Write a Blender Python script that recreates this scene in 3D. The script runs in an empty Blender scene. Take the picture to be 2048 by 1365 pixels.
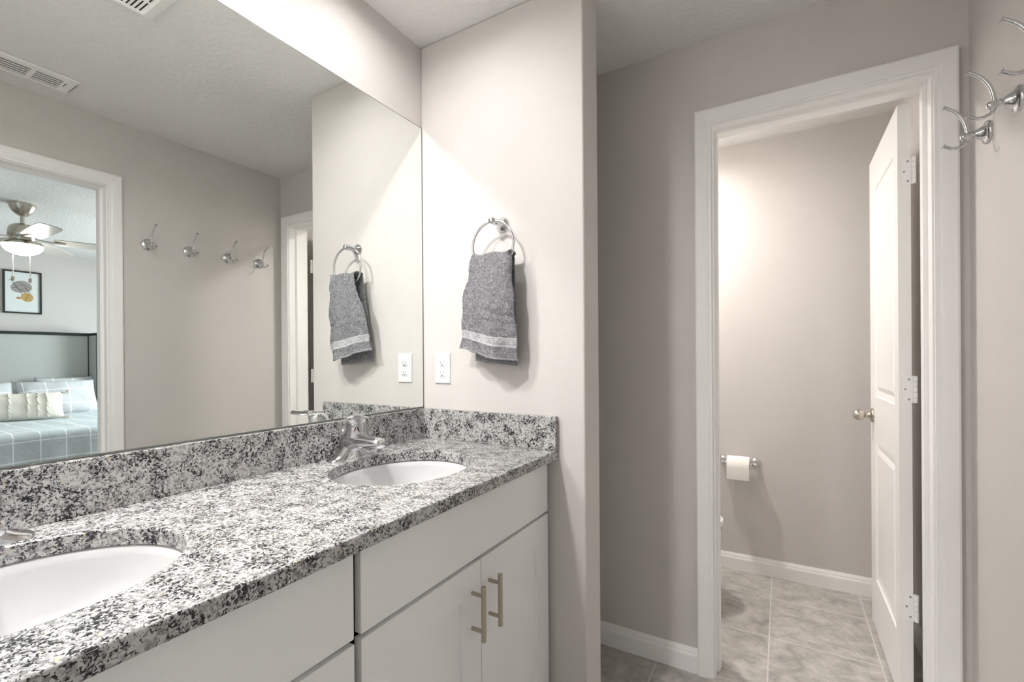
import bpy, bmesh, math, random
from mathutils import Vector, Matrix

random.seed(7)
scene = bpy.context.scene
COL = scene.collection
PI = math.pi

# ---------------------------------------------------------------- camera
YAW, PITCH, ROLL, FPX, SHY = 0.5279, -0.0011, -0.0071, 926.71, 31.63
CAM = Vector((1.1989, -1.3712, 1.2188))
_f = Vector((-math.sin(YAW) * math.cos(PITCH), math.cos(YAW) * math.cos(PITCH), math.sin(PITCH)))
_r = Vector((math.cos(YAW), math.sin(YAW), 0.0))
_u = _r.cross(_f)
_r2 = math.cos(ROLL) * _r + math.sin(ROLL) * _u
_u2 = -math.sin(ROLL) * _r + math.cos(ROLL) * _u
cam_data = bpy.data.cameras.new('camera')
cam = bpy.data.objects.new('camera', cam_data)
COL.objects.link(cam)
M = Matrix.Identity(4)
for i in range(3):
    M[i][0], M[i][1], M[i][2], M[i][3] = _r2[i], _u2[i], -_f[i], CAM[i]
cam.matrix_world = M
cam_data.sensor_fit = 'HORIZONTAL'
cam_data.sensor_width = 36.0
cam_data.lens = FPX / 2048.0 * 36.0
cam_data.shift_y = SHY / 2048.0
cam_data.clip_start = 0.02
scene.camera = cam

# ---------------------------------------------------------------- world, light levels, exposure
scene.view_settings.view_transform = 'Standard'
scene.view_settings.look = 'None'
scene.view_settings.gamma = 1.0
scene.view_settings.use_curve_mapping = False
scene.view_settings.exposure = 2.32
scene.cycles.max_bounces = 11
scene.cycles.diffuse_bounces = 6
scene.cycles.glossy_bounces = 6
scene.cycles.sample_clamp_indirect = 40.0
scene.cycles.blur_glossy = 0.0
scene.cycles.use_guiding = True
world = bpy.data.worlds.new('world')
scene.world = world
world.use_nodes = True
_wn = world.node_tree.nodes
_sky = _wn.new('ShaderNodeTexSky')
_sky.sky_type = 'HOSEK_WILKIE'
_sky.sun_direction = (0.3, 0.5, 0.8)
_wb = _wn['Background']
world.node_tree.links.new(_sky.outputs[0], _wb.inputs[0])
_wb.inputs[1].default_value = 1.0

DISC_W = 15.0         # emission of the recessed disc above the corner sink
DISC2_W = 112.0       # and of the one above the near sink
TOILET_W = 104.0       # and of the one in the toilet room
FAN_W = 15.0          # emission of the fan's light bowl
WINDOW_POWER = 35.0  # daylight through the bedroom window


def daylight(name, loc, size_x, size_y, power, color, rot):
    ld = bpy.data.lights.new(name, 'AREA')
    ld.shape = 'RECTANGLE'
    ld.size, ld.size_y = size_x, size_y
    ld.energy = power
    ld.color = color
    o = bpy.data.objects.new(name, ld)
    COL.objects.link(o)
    o.location = loc
    o.rotation_euler = rot
    return o


# the daylight outside the bedroom window, shining in through the opening
daylight('window_daylight', (4.2, 2.45, 1.6), 1.5, 1.5, WINDOW_POWER, (0.88, 0.96, 1.0), (PI / 2, 0, PI))


# ---------------------------------------------------------------- materials
def new_mat(name, color=(0.8, 0.8, 0.8), rough=0.5, metal=0.0, spec=0.5):
    m = bpy.data.materials.new(name)
    m.use_nodes = True
    b = m.node_tree.nodes['Principled BSDF']
    b.inputs['Base Color'].default_value = (*color, 1)
    b.inputs['Roughness'].default_value = rough
    b.inputs['Metallic'].default_value = metal
    b.inputs['Specular IOR Level'].default_value = spec
    return m


def nt(m):
    return m.node_tree.nodes, m.node_tree.links, m.node_tree.nodes['Principled BSDF']


def coords(m, kind='Object'):
    n, l, b = nt(m)
    t = n.new('ShaderNodeTexCoord')
    return t.outputs[kind]


def noise(m, vec, scale, detail=2.0, rough=0.5, dist=0.0):
    n, l, b = nt(m)
    t = n.new('ShaderNodeTexNoise')
    t.inputs['Scale'].default_value = scale
    t.inputs['Detail'].default_value = detail
    t.inputs['Roughness'].default_value = rough
    t.inputs['Distortion'].default_value = dist
    l.new(vec, t.inputs['Vector'])
    return t.outputs['Fac']


def ramp(m, fac, stops, interp='LINEAR'):
    n, l, b = nt(m)
    r = n.new('ShaderNodeValToRGB')
    r.color_ramp.interpolation = interp
    e = r.color_ramp.elements
    while len(e) < len(stops):
        e.new(0.5)
    for el, (p, c) in zip(e, stops):
        el.position = p
        el.color = (*c, 1) if len(c) == 3 else c
    l.new(fac, r.inputs[0])
    return r.outputs[0]


def mix(m, fac, a, b_, mode='MIX'):
    n, l, b = nt(m)
    x = n.new('ShaderNodeMix')
    x.data_type = 'RGBA'
    x.blend_type = mode
    for s, v in ((x.inputs['Factor'], fac), (x.inputs['A'], a), (x.inputs['B'], b_)):
        if hasattr(v, 'is_output') or isinstance(v, bpy.types.NodeSocket):
            l.new(v, s)
        elif isinstance(v, (int, float)):
            s.default_value = v
        else:
            s.default_value = (*v, 1)
    return x.outputs['Result']


def math_(m, op, a, b_=None, c_=None):
    n, l, b = nt(m)
    x = n.new('ShaderNodeMath')
    x.operation = op
    for i, v in enumerate((a, b_, c_)):
        if v is None:
            continue
        if isinstance(v, bpy.types.NodeSocket):
            l.new(v, x.inputs[i])
        else:
            x.inputs[i].default_value = v
    return x.outputs[0]


def bump(m, height, strength, dist):
    n, l, b = nt(m)
    x = n.new('ShaderNodeBump')
    x.inputs['Strength'].default_value = strength
    x.inputs['Distance'].default_value = dist
    l.new(height, x.inputs['Height'])
    l.new(x.outputs[0], b.inputs['Normal'])


def base(m, col):
    n, l, b = nt(m)
    l.new(col, b.inputs['Base Color'])


def textured_paint(name, color, rough, scale, strength, dist, detail=2.0):
    m = new_mat(name, color, rough, spec=0.3)
    v = coords(m)
    bump(m, noise(m, v, scale, detail, 0.5), strength, dist)
    return m


WALL_C = (0.62, 0.593, 0.571)
m_wall = textured_paint('greige wall paint', WALL_C, 0.55, 190, 0.22, 0.0015)
m_ceil = textured_paint('textured ceiling paint', (0.77, 0.765, 0.755), 0.8, 55, 0.7, 0.007, 4.0)
m_trim = new_mat('white semi-gloss trim paint', (0.87, 0.865, 0.855), 0.4, spec=0.35)
m_door = new_mat('white door paint', (0.86, 0.85, 0.835), 0.3)
m_cab = new_mat('pale cabinet paint', (0.82, 0.818, 0.815), 0.38)
m_cabgap = new_mat('cabinet carcass', (0.55, 0.54, 0.53), 0.6)
m_porc = new_mat('white porcelain', (0.60, 0.60, 0.605), 0.07)
m_chrome = new_mat('polished chrome', (0.67, 0.675, 0.685), 0.05, 1.0)
m_nickel = new_mat('brushed nickel', (0.46, 0.42, 0.35), 0.35, 1.0)
m_knob = new_mat('satin nickel', (0.58, 0.53, 0.46), 0.24, 1.0)
m_plastic = new_mat('white plastic', (0.78, 0.78, 0.79), 0.3)
m_dark = new_mat('dark void', (0.02, 0.02, 0.022), 0.7)
m_slot = new_mat('outlet slot', (0.10, 0.10, 0.10), 0.6)
m_vent = new_mat('white vent enamel', (0.90, 0.90, 0.89), 0.35)
m_tan = new_mat('vent duct shade', (0.22, 0.22, 0.225), 0.8)
m_red = new_mat('red hot mark', (0.22, 0.015, 0.02), 0.3)
m_blue = new_mat('blue cold mark', (0.015, 0.02, 0.12), 0.3)
m_screw = new_mat('painted screw', (0.35, 0.34, 0.33), 0.4, 0.6)
m_paper = new_mat('toilet paper', (0.86, 0.83, 0.79), 0.9, spec=0.1)
m_core = new_mat('cardboard core', (0.42, 0.34, 0.25), 0.9)

m_mirror = new_mat('mirror silver', (0.87, 0.895, 0.875), 0.0, 1.0)
m_mirror_edge = new_mat('mirror cut edge', (0.16, 0.18, 0.17), 0.2)

# granite
m_gran = new_mat('speckled granite', (0.6, 0.6, 0.6), 0.12)
v = coords(m_gran)
nn, ll, bb = nt(m_gran)
_dm = nn.new('ShaderNodeTexNoise')
_dm.inputs['Scale'].default_value = 60
_dm.inputs['Detail'].default_value = 2
ll.new(v, _dm.inputs['Vector'])
_va = nn.new('ShaderNodeVectorMath')
_va.operation = 'MULTIPLY_ADD'
_va.inputs[1].default_value = (0.012, 0.012, 0.012)
ll.new(_dm.outputs['Color'], _va.inputs[0])
ll.new(v, _va.inputs[2])
wv = _va.outputs[0]
vo = nn.new('ShaderNodeTexVoronoi')
vo.inputs['Scale'].default_value = 205
ll.new(wv, vo.inputs['Vector'])
sep = nn.new('ShaderNodeSeparateColor')
ll.new(vo.outputs['Color'], sep.inputs[0])
crystal = ramp(m_gran, sep.outputs[0], [(0.0, (0.24, 0.24, 0.24)), (0.12, (0.34, 0.335, 0.33)), (0.26, (0.46, 0.455, 0.445)),
                                        (0.58, (0.50, 0.495, 0.487)), (0.985, (0.52, 0.44, 0.33))], 'CONSTANT')
grey = ramp(m_gran, noise(m_gran, wv, 90, 3, 0.65), [(0.0, (0, 0, 0)), (0.54, (0, 0, 0)), (0.60, (0.75, 0.75, 0.75))])
c1 = mix(m_gran, grey, crystal, (0.22, 0.218, 0.22))
clump = math_(m_gran, 'MULTIPLY', math_(m_gran, 'SUBTRACT', noise(m_gran, v, 28, 2, 0.5), 0.5), 0.35)
blk = ramp(m_gran, math_(m_gran, 'ADD', noise(m_gran, v, 195, 4.0, 0.66, 0.9), clump), [(0.0, (1, 1, 1)), (0.447, (1, 1, 1)), (0.468, (0, 0, 0))])
c3 = mix(m_gran, blk, c1, (0.014, 0.014, 0.017))
base(m_gran, c3)

# floor tile
TX, TY, TX0, TY0 = 0.383, 0.373, 0.761, 0.906
m_tile = new_mat('mottled grey beige floor tile', (0.5, 0.47, 0.43), 0.38)
nn, ll, bb = nt(m_tile)
v = coords(m_tile)
mp = nn.new('ShaderNodeMapping')
mp.inputs['Scale'].default_value = (1.0, 1.25, 1.0)
mp.inputs['Rotation'].default_value = (0, 0, 0.25)
ll.new(v, mp.inputs['Vector'])
n1 = noise(m_tile, mp.outputs[0], 11, 9, 0.74, 0.4)
n2 = noise(m_tile, mp.outputs[0], 24, 6, 0.75, 1.5)
tcol = ramp(m_tile, n1, [(0.36, (0.29, 0.275, 0.25)), (0.5, (0.42, 0.40, 0.372)), (0.63, (0.53, 0.51, 0.48))])
tcol = mix(m_tile, ramp(m_tile, n2, [(0.56, (0, 0, 0)), (0.70, (0.6, 0.6, 0.6))]), tcol, (0.25, 0.235, 0.21))
sx = nn.new('ShaderNodeSeparateXYZ')
ll.new(v, sx.inputs[0])


def grid_dist(m, val, period, origin):
    a = math_(m, 'SUBTRACT', val, origin)
    a = math_(m, 'DIVIDE', a, period)
    a = math_(m, 'FRACT', a)
    a = math_(m, 'SUBTRACT', a, 0.5)
    a = math_(m, 'ABSOLUTE', a)
    a = math_(m, 'SUBTRACT', 0.5, a)
    return math_(m, 'MULTIPLY', a, period)


gx = grid_dist(m_tile, sx.outputs[0], TX, TX0)
gy = grid_dist(m_tile, sx.outputs[1], TY, TY0)
g = math_(m_tile, 'MINIMUM', gx, gy)
groutf = math_(m_tile, 'LESS_THAN', g, 0.0028)
tcol = mix(m_tile, groutf, tcol, (0.58, 0.56, 0.53))
base(m_tile, tcol)
bump(m_tile, math_(m_tile, 'MINIMUM', math_(m_tile, 'MULTIPLY', g, 200.0), 1.0), 0.25, 0.0015)

# carpet in the bedroom
m_carpet = new_mat('beige carpet', (0.45, 0.41, 0.36), 1.0, spec=0.05)
bump(m_carpet, noise(m_carpet, coords(m_carpet), 260, 2), 0.6, 0.004)

# terry towel: stripes follow the hem, read from the woven uv
m_towel = new_mat('grey terry cloth', (0.22, 0.215, 0.225), 1.0, spec=0.05)
nn, ll, bb = nt(m_towel)
uv = coords(m_towel, 'UV')
su = nn.new('ShaderNodeSeparateXYZ')
ll.new(uv, su.inputs[0])
ob = coords(m_towel, 'Object')
loops = noise(m_towel, ob, 125, 3, 0.7, 1.8)
band = ramp(m_towel, su.outputs[1], [(0.0, (0, 0, 0)), (0.12, (1, 1, 1)), (0.14, (0, 0, 0)), (0.155, (1, 1, 1)), (0.163, (0, 0, 0)),
                                     (0.175, (1, 1, 1)), (0.183, (0, 0, 0)), (0.195, (1, 1, 1)), (0.21, (0, 0, 0))], 'CONSTANT')
smooth = ramp(m_towel, su.outputs[1], [(0.0, (0.35, 0.35, 0.35)), (0.022, (1, 1, 1)), (0.12, (0, 0, 0)), (0.21, (1, 1, 1))], 'CONSTANT')
tc = ramp(m_towel, loops, [(0.34, (0.19, 0.188, 0.20)), (0.5, (0.38, 0.377, 0.40)), (0.64, (0.58, 0.575, 0.60))])
tc = mix(m_towel, math_(m_towel, 'MULTIPLY', band, 0.55), tc, (0.58, 0.575, 0.58))
base(m_towel, tc)
bump(m_towel, math_(m_towel, 'MULTIPLY', loops, smooth), 1.0, 0.014)


def plaid(name, ground, line, period, width, o1, o2, rough=0.9):
    m = new_mat(name, ground, rough, spec=0.1)
    n, l, b = nt(m)
    c = coords(m, 'UV')
    s = n.new('ShaderNodeSeparateXYZ')
    l.new(c, s.inputs[0])
    a = grid_dist(m, s.outputs[0], period, o1)
    d = grid_dist(m, s.outputs[1], period, o2)
    f = math_(m, 'LESS_THAN', math_(m, 'MINIMUM', a, d), width)
    base(m, mix(m, f, ground, line))
    wr = noise(m, coords(m, 'Object'), 9, 3, 0.55, 0.8)
    bump(m, wr, 0.5, 0.02)
    return m


m_duvet = plaid('blue grey windowpane cotton', (0.50, 0.555, 0.57), (0.84, 0.87, 0.875), 0.153, 0.0038, -0.0935, 0.036)
m_pillow = plaid('grey windowpane cotton', (0.55, 0.565, 0.575), (0.84, 0.86, 0.87), 0.165, 0.0042, 0.06, 0.065)
m_cream = new_mat('cream woven cotton', (0.72, 0.69, 0.62), 1.0, spec=0.05)
bump(m_cream, noise(m_cream, coords(m_cream), 160, 3), 0.8, 0.004)
m_sheet = new_mat('white bed linen', (0.75, 0.77, 0.78), 0.95, spec=0.05)
m_linen = new_mat('grey green headboard linen', (0.46, 0.475, 0.45), 0.95, spec=0.1)
bump(m_linen, noise(m_linen, coords(m_linen), 400, 2), 0.4, 0.001)
m_black = new_mat('black painted wood', (0.018, 0.02, 0.019), 0.35)
m_mat = new_mat('print paper', (0.70, 0.74, 0.73), 0.6)
m_artgrey = new_mat('grey wash', (0.33, 0.31, 0.29), 0.8)
m_artgold = new_mat('ochre wash', (0.50, 0.33, 0.12), 0.8)
m_artrust = new_mat('rust wash', (0.42, 0.20, 0.07), 0.8)
m_ink = new_mat('ink line', (0.08, 0.075, 0.07), 0.8)
m_blade = new_mat('fan blade', (0.52, 0.50, 0.46), 0.35)
m_grass = new_mat('grass', (0.10, 0.16, 0.05), 1.0)
m_brass = new_mat('pull chain', (0.62, 0.60, 0.55), 0.35, 0.9)


def emit_mat(name, color, strength):
    m = bpy.data.materials.new(name)
    m.use_nodes = True
    n = m.node_tree.nodes
    n.clear()
    e = n.new('ShaderNodeEmission')
    e.inputs[0].default_value = (*color, 1)
    e.inputs[1].default_value = strength
    o = n.new('ShaderNodeOutputMaterial')
    m.node_tree.links.new(e.outputs[0], o.inputs[0])
    return m


m_disc = emit_mat('lit led lens', (1.0, 0.985, 0.965), DISC_W)
m_disc2 = emit_mat('lit led lens near', (1.0, 0.98, 0.965), DISC2_W)
m_dome = emit_mat('lit led lens toilet', (1.0, 0.965, 0.915), TOILET_W)
m_bowl = emit_mat('lit frosted bowl', (1.0, 0.96, 0.90), FAN_W)

m_pane = bpy.data.materials.new('window glass')
m_pane.use_nodes = True
_n = m_pane.node_tree.nodes
_n.clear()
_t = _n.new('ShaderNodeBsdfTransparent')
_g = _n.new('ShaderNodeBsdfGlossy')
_g.inputs['Roughness'].default_value = 0.02
_mx = _n.new('ShaderNodeMixShader')
_mx.inputs[0].default_value = 0.06
_o = _n.new('ShaderNodeOutputMaterial')
m_pane.node_tree.links.new(_t.outputs[0], _mx.inputs[1])
m_pane.node_tree.links.new(_g.outputs[0], _mx.inputs[2])
m_pane.node_tree.links.new(_mx.outputs[0], _o.inputs[0])


# ---------------------------------------------------------------- mesh helpers
def BM():
    return bmesh.new()


def add_box(bm, x0, x1, y0, y1, z0, z1):
    x0, x1 = min(x0, x1), max(x0, x1)
    y0, y1 = min(y0, y1), max(y0, y1)
    z0, z1 = min(z0, z1), max(z0, z1)
    vs = [bm.verts.new(p) for p in ((x0, y0, z0), (x1, y0, z0), (x1, y1, z0), (x0, y1, z0),
                                    (x0, y0, z1), (x1, y0, z1), (x1, y1, z1), (x0, y1, z1))]
    for f in ((3, 2, 1, 0), (4, 5, 6, 7), (0, 1, 5, 4), (1, 2, 6, 5), (2, 3, 7, 6), (3, 0, 4, 7)):
        bm.faces.new([vs[i] for i in f])
    return vs


def add_loft(bm, rings, cap=True, closed=True):
    """rings: list of lists of points, all the same length"""
    R = [[bm.verts.new(p) for p in r] for r in rings]
    n = len(R[0])
    for a, b in zip(R, R[1:]):
        for i in range(n if closed else n - 1):
            j = (i + 1) % n
            bm.faces.new((a[i], a[j], b[j], b[i]))
    if cap:
        bm.faces.new(list(reversed(R[0])))
        bm.faces.new(R[-1])
    return R


def frame_of(d):
    d = Vector(d).normalized()
    a = Vector((0, 0, 1)) if abs(d.z) < 0.9 else Vector((1, 0, 0))
    s = d.cross(a).normalized()
    return s, s.cross(d).normalized()


def add_tube(bm, pts, r, n=12, closed=False, cap=True):
    pts = [Vector(p) for p in pts]
    N = len(pts)
    rs = r if isinstance(r, (list, tuple)) else [r] * N
    rings = []
    s = None
    for i, p in enumerate(pts):
        if closed:
            d = pts[(i + 1) % N] - pts[i - 1]
        else:
            d = pts[min(i + 1, N - 1)] - pts[max(i - 1, 0)]
        d.normalize()
        if s is None:
            s, t = frame_of(d)
        else:
            s = (s - d * s.dot(d)).normalized()
        t = d.cross(s)
        rings.append([p + (s * math.cos(2 * PI * k / n) + t * math.sin(2 * PI * k / n)) * rs[i] for k in range(n)])
    if closed:
        rings.append(rings[0])
        R = add_loft(bm, rings, cap=False)
    else:
        add_loft(bm, rings, cap=cap)


def add_lathe(bm, origin, axis, prof, n=24, sy=1.0):
    """prof: list of (distance along axis, radius)"""
    o = Vector(origin)
    ax = Vector(axis).normalized()
    s, t = frame_of(ax)
    rings = []
    for h, r in prof:
        r = max(r, 1e-5)
        rings.append([o + ax * h + (s * math.cos(2 * PI * k / n) + t * math.sin(2 * PI * k / n) * sy) * r for k in range(n)])
    add_loft(bm, rings)


def add_cyl(bm, a, b, r, n=16):
    add_tube(bm, [a, b], r, n)


def smooth_path(pts, k=6):
    """Catmull-Rom through the points"""
    P = [Vector(p) for p in pts]
    P = [P[0] * 2 - P[1]] + P + [P[-1] * 2 - P[-2]]
    out = []
    for i in range(1, len(P) - 2):
        for j in range(k):
            t = j / k
            a, b, c, d = P[i - 1], P[i], P[i + 1], P[i + 2]
            out.append(0.5 * ((2 * b) + (c - a) * t + (2 * a - 5 * b + 4 * c - d) * t * t + (3 * b - a - 3 * c + d) * t ** 3))
    out.append(P[-2])
    return out


def root_loc(o):
    p = Vector((0, 0, 0))
    while o is not None:
        p = p + o.location
        o = o.parent
    return p


def obj(name, bm, mat, parent=None, smooth=False, bevel=0.0, seg=2, sub=0, angle=40, doubles=True):
    """links ONE mesh object; bm is in world coordinates"""
    if doubles:
        bmesh.ops.remove_doubles(bm, verts=bm.verts, dist=1e-6)
    bmesh.ops.recalc_face_normals(bm, faces=bm.faces)
    if parent is not None:
        off = root_loc(parent)
        for vtx in bm.verts:
            vtx.co -= off
    me = bpy.data.meshes.new(name)
    bm.to_mesh(me)
    bm.free()
    for m in (mat if isinstance(mat, (list, tuple)) else [mat]):
        me.materials.append(m)
    o = bpy.data.objects.new(name, me)
    COL.objects.link(o)
    if parent is not None:
        o.parent = parent
    if bevel > 0:
        b = o.modifiers.new('bevel', 'BEVEL')
        b.width = bevel
        b.segments = seg
        b.limit_method = 'ANGLE'
        b.angle_limit = math.radians(50)
    if sub:
        s = o.modifiers.new('subd', 'SUBSURF')
        s.levels = s.render_levels = sub
    if smooth or bevel > 0 or sub:
        for p in me.polygons:
            p.use_smooth = True
        if not sub:
            me.set_sharp_from_angle(angle=math.radians(angle))
    return o


def tag(o, label, cat, group=None, kind=None):
    o['label'] = label
    o['category'] = cat
    if group:
        o['group'] = group
    if kind:
        o['kind'] = kind
    return o


def thing(name, label, cat, loc=(0, 0, 0), group=None, kind=None):
    o = bpy.data.objects.new(name, None)
    o.empty_display_size = 0.05
    COL.objects.link(o)
    o.location = loc
    return tag(o, label, cat, group, kind)


def struct(name, bm, mat, label, cat, **kw):
    return tag(obj(name, bm, mat, **kw), label, cat, kind='structure')


def copy_tree(o, parent=None):
    c = o.copy()
    COL.objects.link(c)
    if parent is not None:
        c.parent = parent
    for ch in list(o.children):
        copy_tree(ch, c)
    return c


# ---------------------------------------------------------------- the setting
H = 2.4107           # ceiling
R_ = 1.686           # right wall
D_ = 0.518           # face of the wall with the toilet-room door
DW = 0.648           # its far face
W1, TW = 0.664, 0.13  # end and thickness of the partition beside the vanity
YB = 1.541           # far wall of the toilet room
YF = -1.62           # wall behind the camera
TL = 0.15            # left wall of the toilet room
BX0, BX1, BY0, BY1 = 1.806, 6.0, -3.2, 2.0   # bedroom
OP_L, OP_R, OP_T = 0.976, 1.600, 2.080       # toilet-room doorway (jamb faces)
BO_R, BO_L, BO_T = -0.404, -1.214, 2.072     # bedroom doorway in the right wall (Y)
J = 0.019            # jamb thickness

bm = BM(); add_box(bm, -0.12, R_ + 0.06, YF - 0.12, YB + 0.12, -0.05, 0.0)
struct('floor', bm, m_tile, 'grey beige mottled ceramic tile floor of the bathroom', 'floor')
bm = BM(); add_box(bm, R_ + 0.06, BX1 + 0.12, BY0 - 0.12, BY1 + 0.12, -0.05, 0.0)
struct('floor_bedroom', bm, m_carpet, 'beige carpet floor of the bedroom seen in the mirror', 'floor')
bm = BM(); add_box(bm, -0.12, R_ + 0.06, YF - 0.12, YB + 0.12, H, H + 0.1)
struct('ceiling', bm, m_ceil, 'white textured ceiling of the bathroom', 'ceiling')
bm = BM(); add_box(bm, R_ + 0.06, BX1 + 0.12, BY0 - 0.12, BY1 + 0.12, H, H + 0.1)
struct('ceiling_bedroom', bm, m_ceil, 'white textured ceiling of the bedroom seen in the mirror', 'ceiling')

bm = BM(); add_box(bm, -0.12, 0, YF - 0.12, DW, 0, H)
struct('wall_left', bm, m_wall, 'greige wall behind the big mirror and vanity', 'wall')
bm = BM(); add_box(bm, 0, W1, 0, TW, 0, H)
struct('wall_partition', bm, m_wall, 'greige wall beside the vanity with towel ring and outlet', 'wall', bevel=0.006, seg=3)
bm = BM()
add_box(bm, 0, OP_L - J, D_, DW, 0, H)
add_box(bm, OP_R + J, R_, D_, DW, 0, H)
add_box(bm, OP_L - J, OP_R + J, D_, DW, OP_T + J, H)
struct('wall_back', bm, m_wall, 'greige wall with the doorway to the toilet room', 'wall')
bm = BM()
add_box(bm, R_, BX0, YF - 0.12, BO_L - J, 0, H)
add_box(bm, R_, BX0, BO_R + J, YB + 0.12, 0, H)
add_box(bm, R_, BX0, BO_L - J, BO_R + J, BO_T + J, H)
struct('wall_right', bm, m_wall, 'greige wall on the right carrying the chrome robe hooks', 'wall')
bm = BM(); add_box(bm, 0, R_, YF - 0.12, YF, 0, H)
struct('wall_front', bm, m_wall, 'greige wall closing the bathroom opposite the toilet room', 'wall')
bm = BM(); add_box(bm, TL - 0.12, R_, YB, YB + 0.12, 0, H)
struct('wall_toilet_back', bm, m_wall, 'greige far wall of the toilet room with the paper holder', 'wall')
bm = BM(); add_box(bm, TL - 0.12, TL, DW, YB, 0, H)
struct('wall_toilet_left', bm, m_wall, 'greige side wall of the toilet room behind the tank', 'wall')
# bedroom shell
bm = BM(); add_box(bm, BX1, BX1 + 0.12, BY0 - 0.12, BY1 + 0.12, 0, H)
struct('wall_bedroom_headboard', bm, m_wall, 'greige bedroom wall behind the headboard, seen in the mirror', 'wall')
bm = BM(); add_box(bm, BX0, BX1, BY0 - 0.12, BY0, 0, H)
struct('wall_bedroom_left', bm, m_wall, 'greige bedroom wall opposite the bedroom window', 'wall')
WX0, WX1, WZ0, WZ1 = 3.35, 5.05, 0.75, 2.05
bm = BM()
add_box(bm, BX0, WX0, BY1, BY1 + 0.12, 0, H)
add_box(bm, WX1, BX1, BY1, BY1 + 0.12, 0, H)
add_box(bm, WX0, WX1, BY1, BY1 + 0.12, 0, WZ0)
add_box(bm, WX0, WX1, BY1, BY1 + 0.12, WZ1, H)
struct('wall_bedroom_right', bm, m_wall, 'greige bedroom wall with the window', 'wall')
w = thing('window_1', 'white framed bedroom window', 'window', (4.2, BY1 + 0.06, WZ0), kind='structure')
bm = BM()
for a, b in ((WX0, WX0 + 0.05), (WX1 - 0.05, WX1), (4.18, 4.22)):
    add_box(bm, a, b, BY1 + 0.03, BY1 + 0.09, WZ0, WZ1)
for a, b in ((WZ0, WZ0 + 0.05), (WZ1 - 0.05, WZ1), (1.38, 1.42)):
    add_box(bm, WX0, WX1, BY1 + 0.03, BY1 + 0.09, a, b)
obj('window_frame', bm, m_trim, w)
bm = BM(); add_box(bm, WX0 + 0.04, WX1 - 0.04, BY1 + 0.058, BY1 + 0.062, WZ0 + 0.04, WZ1 - 0.04)
obj('pane', bm, m_pane, w)


# --- swept trim
def sweep_u(bm, prof, a0, a1, top, z0, mp):
    """profile (d outward from the opening, t out of the wall) swept up, across and down with mitred corners"""
    rings = []
    for (x, z, sx_, sz_) in ((a0, z0, -1, 0), (a0, top, -1, 1), (a1, top, 1, 1), (a1, z0, 1, 0)):
        rings.append([mp(x + sx_ * d, z + sz_ * d, t) for d, t in prof])
    add_loft(bm, rings, cap=True)


CAS = [(0.0, 0.0), (0.0, 0.0095), (0.010, 0.0095), (0.0105, 0.0125), (0.018, 0.0150), (0.030, 0.0168), (0.050, 0.0188), (0.0555, 0.0165), (0.0555, 0.0)]
JAMB = [(J, 0.0), (0.0, 0.0), (0.0, -0.042), (-0.004, -0.044), (-0.011, -0.050), (-0.011, -0.084), (0.0, -0.0845), (0.0, -0.130), (J, -0.130)]
JAMB_B = [(J, 0.0), (0.0, 0.0), (0.0, -0.036), (-0.004, -0.038), (-0.011, -0.044), (-0.011, -0.076), (0.0, -0.0765), (0.0, -0.120), (J, -0.120)]
rev = 0.005
mpA = lambda a, z, t: Vector((a, D_ - t, z))
mpA2 = lambda a, z, t: Vector((a, DW + t, z))
bm = BM()
sweep_u(bm, CAS, OP_L - rev, OP_R + rev, OP_T + rev, 0.0, mpA)
sweep_u(bm, JAMB, OP_L, OP_R, OP_T, 0.0, mpA)
sweep_u(bm, CAS, OP_L - rev, OP_R + rev, OP_T + rev, 0.0, mpA2)
struct('trim_1', bm, m_trim, 'white moulded casing and jamb around the toilet room doorway', 'door frame')
mpB = lambda a, z, t: Vector((R_ - t, a, z))
mpB2 = lambda a, z, t: Vector((BX0 + t, a, z))
bm = BM()
sweep_u(bm, CAS, BO_L - rev, BO_R + rev, BO_T + rev, 0.0, mpB)
sweep_u(bm, JAMB_B, BO_L, BO_R, BO_T, 0.0, mpB)
sweep_u(bm, CAS, BO_L - rev, BO_R + rev, BO_T + rev, 0.0, mpB2)
struct('trim_2', bm, m_trim, 'white moulded casing and jamb around the bedroom doorway, seen in the mirror', 'door frame')

BH = 0.0915
BASE = [(0.0, 0.0), (0.013, 0.0), (0.013, 0.062), (0.0115, 0.068), (0.0085, 0.073), (0.0085, 0.078), (0.005, 0.0855), (0.003, BH), (0.0, BH)]


def baseboard(name, p0, p1, nrm, label):
    """from p0 to p1 along a wall, nrm points into the room"""
    p0, p1, n = Vector((*p0, 0)), Vector((*p1, 0)), Vector((*nrm, 0))
    bm = BM()
    add_loft(bm, [[p + n * t + Vector((0, 0, z)) for t, z in BASE] for p in (p0, p1)])
    return struct(name, bm, m_trim, label, 'baseboard')


baseboard('baseboard_back', (0.0, D_), (OP_L - rev - 0.0555, D_), (0, -1), 'white baseboard left of the toilet room doorway')
baseboard('baseboard_toilet_back', (TL + 0.013, YB), (R_ - 0.013, YB), (0, -1), 'white baseboard below the toilet paper')
baseboard('baseboard_toilet_left', (TL, DW), (TL, YB), (1, 0), 'white baseboard behind the toilet')
baseboard('baseboard_toilet_right', (R_, DW + 0.02), (R_, YB), (-1, 0), 'white baseboard behind the open toilet room door')
baseboard('baseboard_right', (R_, BO_R + 0.061), (R_, D_ - 0.02), (-1, 0), 'white baseboard below the robe hooks')
baseboard('baseboard_partition', (W1, 0.0), (W1, TW), (1, 0), 'white baseboard on the end of the partition wall')
baseboard('baseboard_partition_front', (0.545, 0.0), (W1 + 0.013, 0.0), (0, -1), 'white baseboard right of the vanity')
baseboard('baseboard_partition_back', (0.0, TW), (W1 + 0.013, TW), (0, 1), 'white baseboard behind the partition wall')
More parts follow.
